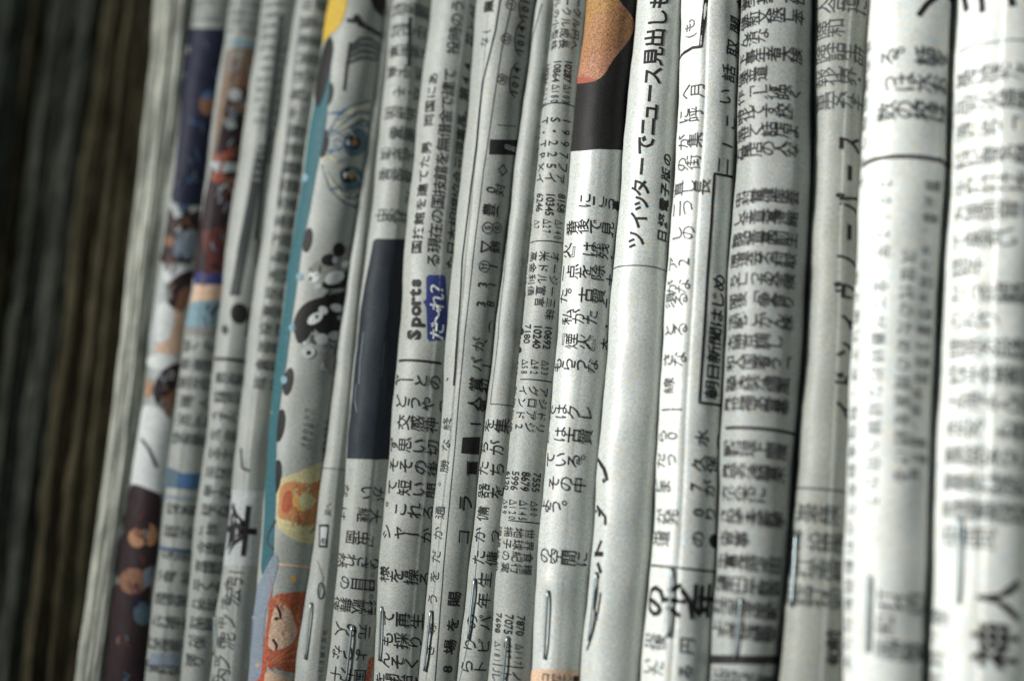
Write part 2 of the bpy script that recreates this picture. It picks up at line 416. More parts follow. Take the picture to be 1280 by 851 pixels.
        for key, mat, items in parts:
            VV, TT, nb = [], [], 0
            for it in items:
                if it[0] == 'POLY':
                    _, V, T, off = it; Vu, Vz = V[:, 0], V[:, 1]; o = off
                else:
                    ch, off, u0, z0, eu, ez, rot, sl, sh = it
                    g = GL.get((ch, off))
                    if g is None: continue
                    V, T, w = g; gx = V[:, 0] + sh[0] + sl * V[:, 1]; gy = V[:, 1] + sh[1]
                    if rot == 'ccw': Vu, Vz = u0 - gy * eu, z0 + gx * ez
                    elif rot == 'cw': Vu, Vz = u0 + gy * eu, z0 - gx * ez
                    elif rot == 'down': Vu, Vz = u0 - gx * eu, z0 - gy * ez
                    else: Vu, Vz = u0 + gx * eu, z0 + gy * ez
                    o = 0.00008
                lim = s.R(z0 if it[0] != 'POLY' else 0.0) * LH + 0.004
                if np.max(np.abs(Vu)) > lim and it[0] != 'POLY': continue
                VV.append(s.surf(Vu, Vz, o + 0.00003)); TT.append(T + nb); nb += len(V)
            if VV:
                
                o = mesh_obj(key, np.concatenate(VV) - org, np.concatenate(TT), mat, s.root)
                if key in TXT: o['kind'] = 'stuff'

# ------------------------------------------------------------------ the row of newspapers (left outlines at photo rows 0, 425, 851)
E = {}
E['d0'] = (-75, -128, -175)
E['d1'] = (-28, -80, -128)
E['d2'] = (20, -33, -84)
E['d3'] = (62, 7, -44)
E['d4'] = (98, 42, -8)
E['d5'] = (132, 75, 26)
E['d6'] = (160, 106, 58)
E['p1'] = (193, 150, 95)
E['p2'] = (243, 186, 132)
E['p3'] = (288, 230, 181)
E['p4'] = (328, 270, 226)
E['p5'] = (371, 311, 263)
E['p6'] = (414, 349, 312)
E['p7'] = (481, 423, 370)
E['p7b'] = (492, 447, 408)
E['p8'] = (539, 497, 466)
E['p9'] = (596, 559, 525)
E['p10'] = (671, 618, 571)
E['p11'] = (692, 650, 609)
E['p12'] = (733, 695, 663)
E['p13'] = (797, 760, 726)
E['p14'] = (853, 830, 801)
E['p16'] = (926, 908, 888)
E['p17'] = (1018, 1006, 972)
E['p18'] = (1087, 1066, 1052)
E['p19'] = (1193, 1174, 1155)
E['p20'] = (1330, 1312, 1296)
E['end'] = (1450, 1440, 1430)
keys = list(E)
def P(k, label, **kw): 
    n = keys[keys.index(k) + 1]
    return Paper(E[k], E[n], label, **kw)
GRP = 'newspapers packed side by side on edge'
DG = 'dim page edges of old newspapers at the far end'
papers = []
shaded_mats = ['shaded4', 'shaded3', 'shaded2', 'shaded', 'shaded3', 'shaded2', 'shaded2']  # brownish newsprint edges with the recess shade mixed into their colour
shaded_lab = ['faint grey-green page edges at the extreme left of the row', 'pale grey-green page edges cut by the left border of the photo', 'brownish page edges next to the pale bundle at the left border', 'nearly black page edges in the middle of the dim bundles',
           'dark bluish page edges right of the nearly black bundle', 'dim brown page edges, second bundle left of the pale grey one', 'dim brown page edges directly left of the pale grey bundle']
d_ridges = [[(-14, 100, 0.0010, 0.0006)], [(8, 60, 0.0012, 0.0008)], [(40, 60, 0.0022, 0.0005)], [(66, 100, 0.0014, 0.0005), (78, 100, 0.0010, 0.0003)], [(104, 100, 0.0012, 0.0004)], [(132, 100, 0.0018, 0.0005), (145, 60, 0.0012, 0.0003)], [(158, 100, 0.0022, 0.0006)]]
dys = [0.006, 0.010, 0.016, 0.018, 0.018, 0.019, 0.020]
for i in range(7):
    q = P('d%d' % i, shaded_lab[i], ridges=d_ridges[i], mat=shaded_mats[i], dy=dys[i], edges=True, seg=0.00022, name='newspaper', sheets='page_edges', group=DG, waves=0.0003)
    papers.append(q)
p1 = P('p1', 'pale grey streaked bundle of page edges beside the dark bundles', mat='edge', dy=-0.001, edges=True, seg=0.00022, sheets='page_edges', waves=0.0001)
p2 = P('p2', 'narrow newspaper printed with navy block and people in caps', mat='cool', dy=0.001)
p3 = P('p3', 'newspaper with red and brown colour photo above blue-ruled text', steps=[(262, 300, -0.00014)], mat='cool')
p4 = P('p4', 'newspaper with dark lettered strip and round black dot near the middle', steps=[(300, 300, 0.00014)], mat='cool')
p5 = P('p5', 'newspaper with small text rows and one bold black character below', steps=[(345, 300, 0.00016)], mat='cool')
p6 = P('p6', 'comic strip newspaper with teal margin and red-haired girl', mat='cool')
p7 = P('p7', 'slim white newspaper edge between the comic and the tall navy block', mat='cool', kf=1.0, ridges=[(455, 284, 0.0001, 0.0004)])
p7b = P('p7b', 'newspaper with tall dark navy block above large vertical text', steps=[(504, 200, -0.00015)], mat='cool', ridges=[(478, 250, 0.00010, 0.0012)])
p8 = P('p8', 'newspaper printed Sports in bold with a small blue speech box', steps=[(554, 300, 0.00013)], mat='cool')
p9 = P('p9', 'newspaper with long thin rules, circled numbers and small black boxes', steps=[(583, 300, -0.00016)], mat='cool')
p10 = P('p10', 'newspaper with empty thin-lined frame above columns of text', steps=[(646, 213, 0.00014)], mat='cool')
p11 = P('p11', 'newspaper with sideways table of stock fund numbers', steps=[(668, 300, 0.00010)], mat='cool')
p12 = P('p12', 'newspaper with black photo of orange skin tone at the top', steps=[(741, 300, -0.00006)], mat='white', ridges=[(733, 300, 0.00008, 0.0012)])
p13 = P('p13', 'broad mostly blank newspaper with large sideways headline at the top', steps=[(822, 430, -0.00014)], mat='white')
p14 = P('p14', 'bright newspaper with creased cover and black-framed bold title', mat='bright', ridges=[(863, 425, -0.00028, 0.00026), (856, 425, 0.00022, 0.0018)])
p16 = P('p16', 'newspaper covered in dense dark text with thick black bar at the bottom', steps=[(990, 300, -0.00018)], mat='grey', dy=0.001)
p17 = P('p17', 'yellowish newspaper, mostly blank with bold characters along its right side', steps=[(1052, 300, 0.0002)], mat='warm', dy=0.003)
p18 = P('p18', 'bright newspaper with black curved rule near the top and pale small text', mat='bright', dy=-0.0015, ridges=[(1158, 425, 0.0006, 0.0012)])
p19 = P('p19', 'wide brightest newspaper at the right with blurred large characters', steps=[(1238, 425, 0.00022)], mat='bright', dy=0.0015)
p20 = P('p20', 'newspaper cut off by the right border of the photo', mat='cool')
papers += [p1, p2, p3, p4, p5, p6, p7, p7b, p8, p9, p10, p11, p12, p13, p14, p16, p17, p18, p19, p20]

# ---- p2: colour pictures
p2.smooth = p3.smooth = p6.smooth = True
p2.block(247, 244, 6, 28, 10, 8, 5, 8, mat='inkg')
p2.poly([(236, 35), (290, 37), (283, 110), (272, 230), (262, 262), (214, 255)], 'navy')
p2.ellipse(259, 131, 10, 14, 'skin2'); p2.poly([(252, 118), (262, 112), (268, 122), (256, 126)], 'midblue')
p2.poly([(213, 256), (266, 262), (250, 300), (240, 330), (201, 330)], 'maroon')
p2.poly([(214, 258), (222, 258), (228, 270), (219, 274)], 'palegrey'); p2.poly([(236, 258), (250, 257), (252, 262), (238, 266)], 'palegrey')
p2.ellipse(213, 302, 6, 7, 'skin2'); p2.poly([(222, 292), (246, 284), (245, 318), (232, 326), (216, 322)], 'greyblue')
p2.poly([(203, 330), (230, 328), (245, 338), (240, 380), (236, 470), (192, 500), (188, 420)], 'palegrey')
p2.ellipse(219, 346, 15, 15, 'pale'); p2.poly([(206, 365), (214, 350), (228, 340), (245, 336), (240, 365), (226, 388), (212, 384)], 'maroon')
p2.poly([(226, 360), (238, 356), (236, 378), (228, 392), (218, 386)], 'skin2')
p2.poly([(200, 395), (206, 380), (224, 390), (232, 395), (228, 440), (214, 448), (194, 444)], 'face')
p2.poly([(198, 380), (208, 378), (220, 392), (212, 425), (194, 430)], 'pale')
p2.ellipse(203, 452, 20, 10, 'pale')
p2.poly([(190, 485), (203, 462), (222, 452), (230, 455), (226, 486), (212, 512), (194, 506)], 'maroon')
p2.poly([(205, 498), (222, 482), (221, 505), (207, 520)], 'skin2')
p2.poly([(183, 478), (190, 472), (190, 492), (182, 498)], 'skin')
p2.poly([(178, 505), (196, 508), (214, 522), (210, 600), (203, 618), (164, 612), (172, 540)], 'pale')
p2.line([(176, 548), (186, 560), (196, 584)], 4, 'maroon', 'picture', 4)
p2.poly([(164, 602), (203, 618), (196, 700), (190, 720), (186, 790), (181, 860), (128, 860), (140, 760), (158, 640)], 'maroon')
p2.ellipse(172, 672, 11, 12, 'skin'); p2.ellipse(187, 668, 10, 14, 'skin'); p2.ellipse(179, 658, 9, 5, 'maroon')
p2.ellipse(167, 726, 17, 17, 'skin2'); p2.poly([(180, 712), (190, 706), (189, 730), (180, 735)], 'greyblue')
p2.ellipse(178, 766, 11, 15, 'tealgrey')
# ---- p3
p3.block(292, 288, 6, 40, 11, 9, 5, 9, mat='inkg')
p3.across(287, 54, 7, mat='sky')
p3.poly([(284, 60), (330, 60), (323, 150), (318, 215), (262, 215), (276, 120)], 'brown')
p3.poly([(288, 64), (306, 64), (292, 90), (284, 96)], 'greyprint'); p3.poly([(279, 145), (290, 108), (318, 112), (316, 150), (285, 160)], 'maroon')
p3.ellipse(294, 119, 9, 8, 'palegrey'); p3.ellipse(303, 133, 11, 5, 'skin'); p3.ellipse(290, 153, 9, 8, 'greyblue')
p3.poly([(279, 150), (320, 150), (304, 260), (298, 330), (280, 358), (238, 350), (255, 250)], 'maroon')
p3.ellipse(288, 155, 8, 5, 'palegrey', rot=0.5)
p3.ellipse(281, 196, 14, 6, 'rustdim', rot=-0.2); p3.poly([(262, 202), (300, 204), (298, 214), (270, 216)], 'palegrey')
p3.ellipse(273, 222, 9, 7, 'rustdim'); p3.ellipse(290, 226, 9, 5, 'skin2'); p3.line([(272, 240), (282, 230), (292, 240)], 3, 'palegrey', 'picture', 4)
p3.poly([(252, 290), (298, 278), (292, 345), (262, 345)], 'darkred')
p3.poly([(246, 338), (262, 344), (290, 338), (286, 358), (240, 358)], 'bluebox')
p3.poly([(243, 356), (288, 356), (282, 378), (238, 380)], 'peach'); p3.poly([(240, 377), (284, 374), (276, 410), (232, 408)], 'sky')
p3.poly([(234, 408), (276, 410), (272, 420), (230, 418)], 'greyprint')
p3.block(234, 217, 432, 560, 23, 15, 6, 11, mat='ink2')
p3.poly([(206, 590), (252, 592), (248, 612), (202, 608)], 'midblue'); p3.poly([(206, 582), (222, 588), (222, 608), (204, 606)], 'tealgrey')
p3.across(200, 621, 5, mat='greyblue'); p3.across(196, 684, 4, mat='midblue')
p3.block(213, 186, 635, 840, 28, 15, 6, 11, mat='ink2')
p3.poly([(190, 815), (228, 817), (226, 832), (188, 830)], 'greyblue')
# ---- p4
p4.block(332, 318, 8, 170, 13, 9, 5, 8, mat='inkg')
p4.poly([(322, 182), (333, 182), (300, 370), (287, 370)], 'ink2', 'dark_strip')
p4.row(320, 225, '2012年', 10, vert=False, rot='ccw', mat='palegrey', key='printed_text')
p4.line([(352, 20), (320, 300)], 5, 'ink2')
p4.row(334, 200, '新聞記事の', 9, rot='ccw', vert=False, adv=9, mat='ink2'); p4.row(322, 330, '調査報道', 9, rot='ccw', vert=False, adv=9, mat='ink2')
p4.ellipse(299, 392, 11, 13, 'ink', 'dark_dot'); p4.ellipse(281, 412, 4, 6, 'ink2', 'dark_dot'); p4.poly([(312, 384), (318, 384), (312, 420), (306, 420)], 'ink2', 'dark_strip')
p4.across(269, 449, 4)
p4.block(275, 236, 472, 845, 23.5, 15, 5, 10, mat='ink2')
# ---- p5
p5.block(383, 321, 6, 500, 22.5, 15, 5, 9.5, mat='ink2')
p5.line([(377, 20), (348, 250)], 3, 'inkg')
p5.poly([(287, 612), (338, 614), (328, 708), (272, 706)], 'palegrey', 'grey_panel')
p5.row(297, 662, '本', 60, rot='cw', vert=True, sq=0.8, off=0.018, key='headline', mat='ink')
p5.line([(302, 560), (303, 585), (312, 588)], 3, 'ink')
for y, t in ((722, '引'), (745, '宏'), (775, 'ノ'), (800, '泥'), (826, 'ノ'), (845, '内')): p5.row(293 - (y - 722) * 0.12, y, t, 20, rot='ccw', mat='ink2')
p5.block(285, 268, 730, 850, 24, 14, 1, 10, mat='ink2')
# ---- p6 comic
for (x, y, b) in ((411, 118, 15), (405, 180, 18), (384, 300, 16), (361, 477, 18), (351, 532, 21), (346, 596, 22)): p6.ellipse(x, y, 6, b, 'ink', rot=0.15)
p6.poly([(408, 44), (416, 46), (409, 150), (379, 300), (347, 540), (341, 720), (326, 720), (334, 540), (366, 300)], 'teal', 'teal_margin')
p6.poly([(343, 690), (349, 700), (332, 770), (326, 851), (296, 851), (315, 745)], 'greyblue', 'teal_margin')
for (x, y) in ((381, 222), (375, 346), (366, 410), (356, 475)): p6.ellipse(x, y, 4, 5, 'sky', 'teal_margin')
p6.poly([(410, -4), (436, -4), (432, 18), (424, 36), (410, 46), (404, 60)], 'yellow')
p6.poly([(404, 60), (414, 44), (418, 60), (408, 110), (398, 140), (394, 120)], 'ink')
p6.line([(434, 26), (446, 28), (460, 36), (476, 44)], 5, 'ink', 'picture', 4); p6.line([(444, 20), (452, 34)], 7, 'ink', 'picture', 4)
p6.poly([(462, -4), (484, -4), (478, 22), (468, 12)], 'ink')
for k_ in range(4): p6.line([(438 - k_ * 2, 60 + k_ * 7), (450, 48 + k_ * 8), (464, 50 + k_ * 8), (474, 58 + k_ * 6)], 2.6, 'ink2', 'picture', 4)
p6.line([(438, 54), (434, 80), (430, 114)], 2.6, 'ink', 'picture', 4)
p6.layer = 0
# swirling hair round two amber eyes (a plain generic comic face)
for k_ in range(9):
    o_ = k_ * 3.2
    p6.line([(412 + o_ * .3, 168 - o_ * .1), (420 + o_, 150 + o_ * .2), (436 + o_ * .8, 134 + o_ * .6), (462, 126 + o_ * 1.3)], 2.0 + (k_ % 3), ['tealgrey', 'palegrey', 'cream', 'greyblue'][k_ % 4], 'picture', 4 + k_ % 3)
    p6.line([(402 + o_ * .3, 206 + o_ * .6), (412 + o_ * .6, 236 + o_ * .2), (430 + o_ * .5, 254 - o_ * .4), (449, 262 - o_ * 1.2)], 2.0 + (k_ % 3), ['tealgrey', 'midblue', 'cream', 'palegrey'][k_ % 4], 'picture', 4 + k_ % 3)
p6.poly([(428, 172), (446, 158), (460, 166), (458, 190), (440, 198), (430, 190)], 'tealgrey'); p6.poly([(422, 214), (440, 206), (456, 214), (452, 236), (432, 240)], 'tealgrey')
p6.ellipse(440, 179, 11, 9, 'ink'); p6.ellipse(443, 179, 4, 4.5, 'softamber'); p6.ellipse(435, 178, 2.2, 4, 'pale')
p6.ellipse(436, 220, 11, 9, 'ink'); p6.ellipse(439, 220, 4, 4.5, 'softamber'); p6.ellipse(431, 219, 2.2, 4, 'pale')
for k_ in range(26):
    a_ = random.uniform(0, 1); x_ = 398 + 12 * a_ + random.uniform(0, 30); y_ = 140 + 120 * random.random()
    p6.line([(x_, y_), (x_ + 8, y_ + random.uniform(-9, 3)), (x_ + 18, y_ + random.uniform(-12, 10))], random.uniform(0.9, 2.2), random.choice(['tealgrey', 'midblue', 'greyblue', 'palegrey', 'pale', 'cream']), 'picture', 11)
p6.layer = 0
# black and white birds
p6.poly([(388, 330), (404, 322), (418, 308), (430, 310), (442, 304), (441, 340), (424, 352), (404, 350), (392, 342)], 'greyprint')
p6.ellipse(412, 325, 11, 8, 'ink'); p6.ellipse(424, 312, 8, 9, 'ink'); p6.ellipse(419, 325, 3.4, 4.5, 'palegrey'); p6.ellipse(392, 346, 7, 7, 'pale', rot=0.4); p6.ellipse(397, 358, 5, 4, 'palegrey'); p6.ellipse(388, 348, 2, 3, 'ink'); p6.ellipse(432, 330, 6, 4, 'pale', rot=-0.5)
p6.poly([(402, 352), (430, 340), (440, 336), (436, 360), (404, 362)], 'ink'); p6.ellipse(418, 347, 13, 8, 'pale', rot=-0.4)
p6.poly([(366, 405), (374, 386), (386, 376), (436, 362), (430, 402), (424, 430), (404, 424), (392, 408), (384, 424), (372, 432)], 'ink')
p6.ellipse(394, 398, 11, 6, 'pale', rot=-0.6); p6.ellipse(404, 388, 6, 5, 'pale', rot=0.5); p6.ellipse(421, 385, 9, 5, 'pale', rot=0.2); p6.ellipse(426, 397, 5, 3, 'palegrey'); p6.ellipse(396, 396, 2, 2.5, 'ink'); p6.ellipse(402, 424, 8, 7, 'palegrey'); p6.ellipse(385, 440, 9, 8, 'palegrey'); p6.ellipse(418, 420, 9, 6, 'palegrey'); p6.ellipse(386, 441, 3, 3, 'ink')
p6.poly([(400, 440), (424, 446), (419, 476), (408, 462)], 'greyprint')
p6.line([(344, 650), (336, 665), (334, 678), (342, 686)], 2.5, 'ink2', 'picture', 4)
for x, y, t in ((379, 556, 'さあみんなで'), (386, 558, 'いくよ楽しい'), (404, 562, 'がんばろう')): p6.row(x, y, t, 6.5, rot='ccw', vert=False, adv=8.5, mat='ink2')
p6.layer = 0
# orange animal with a pale muzzle, then the red-haired girl
p6.poly([(346, 600), (372, 590), (412, 572), (402, 640), (397, 680), (372, 678), (346, 660)], 'cream')
p6.poly([(350, 606), (366, 600), (388, 606), (408, 594), (404, 628), (396, 655), (382, 658), (362, 650), (346, 648)], 'orange')
p6.poly([(352, 620), (362, 610), (368, 625), (362, 640), (352, 642)], 'rust'); p6.ellipse(379, 626, 14, 13, 'amber'); p6.poly([(372, 618), (384, 612), (393, 624), (390, 634), (376, 640)], 'cream')
def mottle(pp, pts, w, h, mats, n, layer=12, key='picture'):
    for k_ in range(n):
        x_, y_ = random.choice(pts); x_ += random.uniform(-w, w); y_ += random.uniform(-h, h); q_ = random.uniform(1.0, 3.2)
        pp.line([(x_, y_), (x_ + random.uniform(-6, 6), y_ + random.uniform(2, 9)), (x_ + random.uniform(-7, 7), y_ + random.uniform(6, 14))], q_, random.choice(mats), key, 2)
mottle(p6, [(378, 606), (370, 640), (396, 610), (388, 655)], 10, 8, ['rust', 'orange', 'softamber', 'brown', 'cream'], 26)
mottle(p6, [(398, 334), (412, 352), (384, 412), (400, 404), (416, 430), (410, 460)], 10, 8, ['ink', 'palegrey', 'greyprint', 'pale', 'ink2'], 34)
mottle(p2, [(262, 70), (250, 140), (240, 200), (232, 240)], 10, 22, ['midblue', 'maroon', 'navy', 'tealgrey'], 20)
mottle(p2, [(228, 280), (215, 320), (218, 360), (206, 470), (212, 505)], 10, 12, ['maroon', 'skin2', 'greyblue', 'palegrey', 'navy', 'brown'], 40)
mottle(p2, [(180, 650), (172, 690), (170, 740), (160, 800), (165, 840)], 10, 16, ['maroon', 'skin2', 'tealgrey', 'darkred', 'navy'], 34)
mottle(p3, [(300, 90), (295, 140), (288, 190), (280, 240)], 12, 18, ['maroon', 'brown', 'skin2', 'greyprint', 'navy', 'greyblue', 'rustdim'], 44)
mottle(p3, [(275, 300), (262, 340), (262, 390)], 12, 12, ['darkred', 'maroon', 'navy', 'greyblue', 'brown'], 26)
p6.across(342, 704, 3, mat='peach'); p6.ellipse(367, 724, 4, 4, 'amber')
p6.layer = 3
p6.poly([(342, 742), (386, 738), (382, 800), (372, 842), (326, 830), (334, 776)], 'rust', 'girl_picture')
p6.poly([(344, 756), (358, 752), (372, 776), (370, 800), (352, 812), (334, 812), (338, 780)], 'face', 'girl_picture')
mottle(p6, [(352, 748), (372, 752), (376, 770), (374, 800), (352, 824), (340, 822)], 7, 5, ['orange', 'red', 'rustdim', 'brown'], 34, 7, 'girl_picture')
for k_ in range(6): p6.line([(344 + k_ * 3, 748 + k_), (360 + k_ * 2, 756 + k_ * 3), (374, 776 + k_ * 5)], 1.8, ['orange', 'red'][k_ % 2], 'girl_picture', 7)
for k_ in range(5): p6.line([(330 + k_ * 5, 832 - k_), (352, 818 + k_ * 2), (372, 800 + k_ * 6)], 1.8, ['orange', 'red'][k_ % 2], 'girl_picture', 7)
p6.line([(346, 756), (350, 764), (351, 772), (343, 773)], 3.4, 'ink', 'girl_picture', 8); p6.line([(341, 798), (346, 806), (345, 811), (338, 812)], 3.4, 'ink', 'girl_picture', 8)
p6.line([(353, 788), (354, 793)], 1.5, 'rust', 'girl_picture', 8)
p6.line([(341, 720), (334, 800), (330, 851)], 3, 'rust', 'girl_picture', 4)
p6.poly([(316, 826), (330, 814), (330, 856), (296, 856), (304, 836)], 'red', 'girl_picture'); p6.ellipse(313, 838, 3, 4, 'amber'); p6.ellipse(322, 830, 2.5, 3, 'amber')
p6.poly([(332, 836), (346, 842), (364, 845), (362, 856), (330, 856)], 'peach', 'girl_picture')
# ---- p7 slim
p7.poly([(457, 290), (464, 290), (447, 487), (436, 487)], 'greyprint', 'grey_panel')
p7.across(402, 585, 2, mat='inkg')
p7.poly([(398, 655), (411, 655), (409, 684), (398, 684)], 'ink', 'small_box'); p7.poly([(400, 658), (409, 658), (407, 681), (400, 681)], 'palegrey', 'small_box')
p7.row(404, 676, '吉', 8, rot='ccw', mat='ink'); p7.row(409, 640, '夏へ', 8, rot='ccw', vert=False, mat='ink2')
p7.ellipse(401, 738, 4, 10, 'ink2', 'small_box', ring=2); p7.line([(396, 700), (404, 722), (398, 745)], 1.2, 'inkg')
p7.row(410, 846, 'と思います。この季節の楽しみ方を紹介します。', 6.5, rot='ccw', vert=False, adv=10, mat='ink2')
p7.row(400, 846, 'へ引き継ぐ文化', 6.5, rot='ccw', vert=False, adv=9, mat='ink2')
# ---- p7b
p7b.block(496, 473, 14, 286, 25.5, 17, 4, 13, mat='ink2', rot='cw')
p7b.line([(513, 22), (511, 84)], 4, 'ink')
p7b.poly([(466, 301), (470, 298), (511, 299), (499, 425), (488, 574), (434, 573), (450, 400)], 'slateblack', 'navy_block')
p7b.poly([(463, 345), (470, 330), (486, 335), (484, 480), (472, 574), (436, 573), (452, 440)], 'slate', 'navy_block')
p7b.line([(455, 415), (451, 450), (449, 480)], 0.8, 'greyblue', 'navy_block', 5); p7b.line([(446, 480), (444, 500), (447, 515)], 0.8, 'greyblue', 'navy_block', 5)
for y, t, x in ((617, 'がい　な', 474), (645, '大継　け', 470), (674, '「虫歯', 470), (704, 'りされ然', 470), (731, '日目の', 463), (759, '行歌舞伎', 464), (789, '元の人', 456), (818, 'よつな', 452), (845, '国力十', 450)):
    p7b.row(x, y, t, 17, rot='cw', adv=15.5, mat='ink')
p7b.row(468, 708, '行つた昔の大通', 7, rot='cw', vert=False, adv=9, mat='ink')
p7b.block(424, 414, 600, 760, 9, 7, 1, 7, mat='ink2')
p7b.poly([(462, 822), (468, 820), (462, 856), (456, 856)], 'rust', 'small_mark')
# ---- p8
p8.row(521, 309, '国技館を建てた男　両国にあ', 14, rot='ccw', vert=False, adv=18.2, sq=1.15, off=0.012, mat='ink')
p8.row(541, 325, 'る現在の国技館を無借金で建て　投時のう', 16, rot='ccw', vert=False, adv=18.6, sq=1.15, mat='ink')
p8.row(563, 329, 'た日本相撲協会元理事長。第44　花とが', 15, rot='ccw', vert=False, adv=18.6, sq=1.2, off=0.006, mat='ink')
p8.row(516, 418, 'S', 22, rot='ccw', vert=False, off=0.055, key='headline'); 
for ch, y in (('p', 402), ('o', 388), ('r', 376), ('t', 366), ('s', 354)): p8.row(517 + (402 - y) * 0.02, y, ch, 21, rot='ccw', vert=False, off=0.05, key='headline', sq=1.05)
p8.poly([(533, 347), (536, 344), (553, 344), (556, 347), (560, 420), (557, 425), (537, 426), (534, 423), (533, 385), (529, 377), (533, 374)], 'bluebox', 'speech_box')
for ch, y in (('だ', 414), ('〜', 397), ('れ', 378), ('？', 356)): p8.row(546, y, ch, 17, rot='ccw', vert=False, off=0.02, key='speech_box_text', mat='pale', sq=1.2)
p8.across(498, 451, 3.2, px2=552)
for y, t, x in ((477, 'チャーとの', 489), (502, 'どうやっ', 501), (529, '。　交感神', 484), (555, 'ず思い切', 492), (581, '。そその後', 484), (608, 'て短い間', 490), (635, '。これる', 486), (664, 'シャーか', 484), (717, '様を操る', 481), (772, 'て再生の', 486), (798, 'も採りの', 484), (824, 'んそくる', 480), (848, 'を開始さ', 474)):
    p8.row(x, y, t, 18, rot='ccw', adv=17, mat='ink', off=0.004)
# ---- p9
p9.line([(626, -6), (619, 38), (603, 100), (591, 213), (578, 330), (567, 482)], 2.4); p9.line([(642, -6), (627, 60), (604, 213), (580, 420), (560, 640), (543, 856)], 1.2, 'ink2')
for y, t in ((478, '、'), (529, '終'), (556, 'な'), (582, '勝'), (609, '。'), (640, '通'), (666, 'か'), (695, 'だ'), (720, 'を'), (748, 'う'), (785, '等'), (812, 'き')): p9.row(560 - (y - 500) * 0.075, y, t, 15, rot='ccw', mat='ink2')
p9.row(610, 8, '業', 15, rot='ccw', off=0.02); p9.row(606, 40, '(な', 12, rot='ccw', vert=False, adv=-13)
for (x, y, t) in ((638, 6, '⑦'), (632, 48, '⑫'), (627, 99, '⑯')): p9.row(x, y, t, 15, rot='ccw')
for (x, y) in ((655, 6), (650, 48), (643, 100)):
    p9.line([(x + 4, y - 22), (x - 3, y - 14), (x - 6, y), (x - 5, y + 14), (x + 2, y + 22)], 1.5); p9.row(x + 1, y + 15, '1014', 13, rot='ccw', vert=False, adv=9.5, off=0.012)
p9.line([(622, 156), (646, 158)], 1.2, 'ink2')
p9.poly([(612, 174), (648, 175), (646, 194), (611, 193)], 'ink', 'black_box'); p9.row(635, 184, '88', 13, rot='ccw', vert=True, adv=9, mat='palegrey', key='box_number')
p9.row(629, 213, '◇', 14, rot='ccw')
for y, a, b in ((237, '0', '対'), (262, '豊', '('), (285, '⑤', '⑥'), (309, '▽', '鶴'), (333, '⑪', '1'), (356, '3', '1'), (380, '3', '8')):
    x = 613 - (y - 237) * 0.085; p9.row(x, y, a, 16, rot='ccw', off=0.012 if a == '豊' else 0); p9.row(x + 12, y, b, 15, rot='ccw')
p9.row(613, 406, '(', 15, rot='ccw')
for y, t in ((430, 'が、'), (455, 'パー'), (480, '賞初'), (504, '人気')): p9.row(598 - (y - 430) * 0.07, y, t, 17, rot='ccw', adv=14, off=0.01 if y > 470 else 0)
p9.line([(588, 529), (602, 530)], 2.2)
p9.poly([(578, 546), (601, 546), (599, 568), (576, 566)], 'ink', 'black_box'); p9.poly([(587, 577), (598, 577), (597, 593), (586, 592)], 'ink', 'black_box'); p9.line([(585, 576), (585, 594)], 2)
p9.row(583, 629, 'ラ', 22, rot='ccw', off=0.01); p9.row(580, 671, 'コ', 20, rot='ccw')
for y, t, x in ((748, '賜', 568), (780, 'を', 566), (808, '場', 563), (836, '8', 560)): p9.row(x, y, t, 17, rot='ccw', off=0.014)
# ---- p10
p10.line([(678, 6), (664, 60), (641, 213), (622, 426), (613, 505)], 1.2, 'ink2'); p10.across(613, 505, 1.2, px2=643, mat='ink2')
for y, t, x in ((531, 'を集', 611), (559, 'ちが', 606), (585, 'たち', 605), (613, '器を', 604), (641, '　傭', 594), (668, 'かっ', 599), (696, 'た傭', 598), (722, '　生', 590), (748, '　年', 588), (776, 'のパ', 589), (805, 'りビ', 587), (832, 'らト', 583)):
    p10.row(x, y, t, 18, rot='ccw', adv=17, mat='ink')
p10.line([(600, 660), (592, 740), (586, 800), (574, 851)], 1.0, 'inkg')
# ---- p11: sideways fund table, tops of the letters to the right
def cols(y, x, strs, size, adv, dx=13.5, sq=1.0, off=0.0, num=False):
    for k_, t in enumerate(strs):
        m = scale_at(x, y); u, z = p11.inv(x - (0, 14, 26.5, 36)[k_], y); z = p11.inv(x, y)[1]
        p11.glyphs(t, u, z, size * m * 1.12, size * m * 1.12 * sq, 'cw', False, adv * m, off=off)
cols(4, 723, ['ーグル円へ', 'ークル成長', 'ルの小型株', 'ワルドノス'], 12, 14)
cols(78, 711, ['10287', '10864', '10336', '10274'], 12.5, 6.0, sq=0.92, off=0.012); cols(110, 709, ['△103', '△180', '△173', '△168'], 12, 6.4, sq=0.62)
p11.across(676, 136, 1.4, px2=717)
cols(152, 708, ['1997ファ', 'S・225イ', 'T・TPXイ', 'イサラハ'], 14, 15, sq=1.0)
cols(246, 702, ['8158', '10345', '6246', '7209'], 12.5, 6.0, sq=0.92, off=0.012); cols(279, 698, ['△140', '△27', '△7', '△84'], 12, 6.4, sq=0.62)
p11.across(664, 304, 1.4, px2=704)
cols(322, 694, ['オージー三昧', '米ドル宣言', '高金利債', '欧州株式'], 12, 14.5)
cols(410, 686, ['10692', '10240', '7180', '8113'], 12.5, 6.0, sq=0.92, off=0.012); cols(454, 682, ['△23', '△92', '△58', '△80'], 12, 6.4, sq=0.62)
p11.across(650, 474, 1.4, px2=690)
cols(490, 680, ['アジドリ', 'グロアジ', 'インド2', '新興国債'], 12.5, 15)
cols(594, 671, ['7555', '8679', '5996', '6120'], 12.5, 6.0, sq=0.92, off=0.012); cols(630, 668, ['△80', '△145', '△120', '△99'], 12, 6.4, sq=0.62)
p11.across(636, 650, 1.4, px2=676)
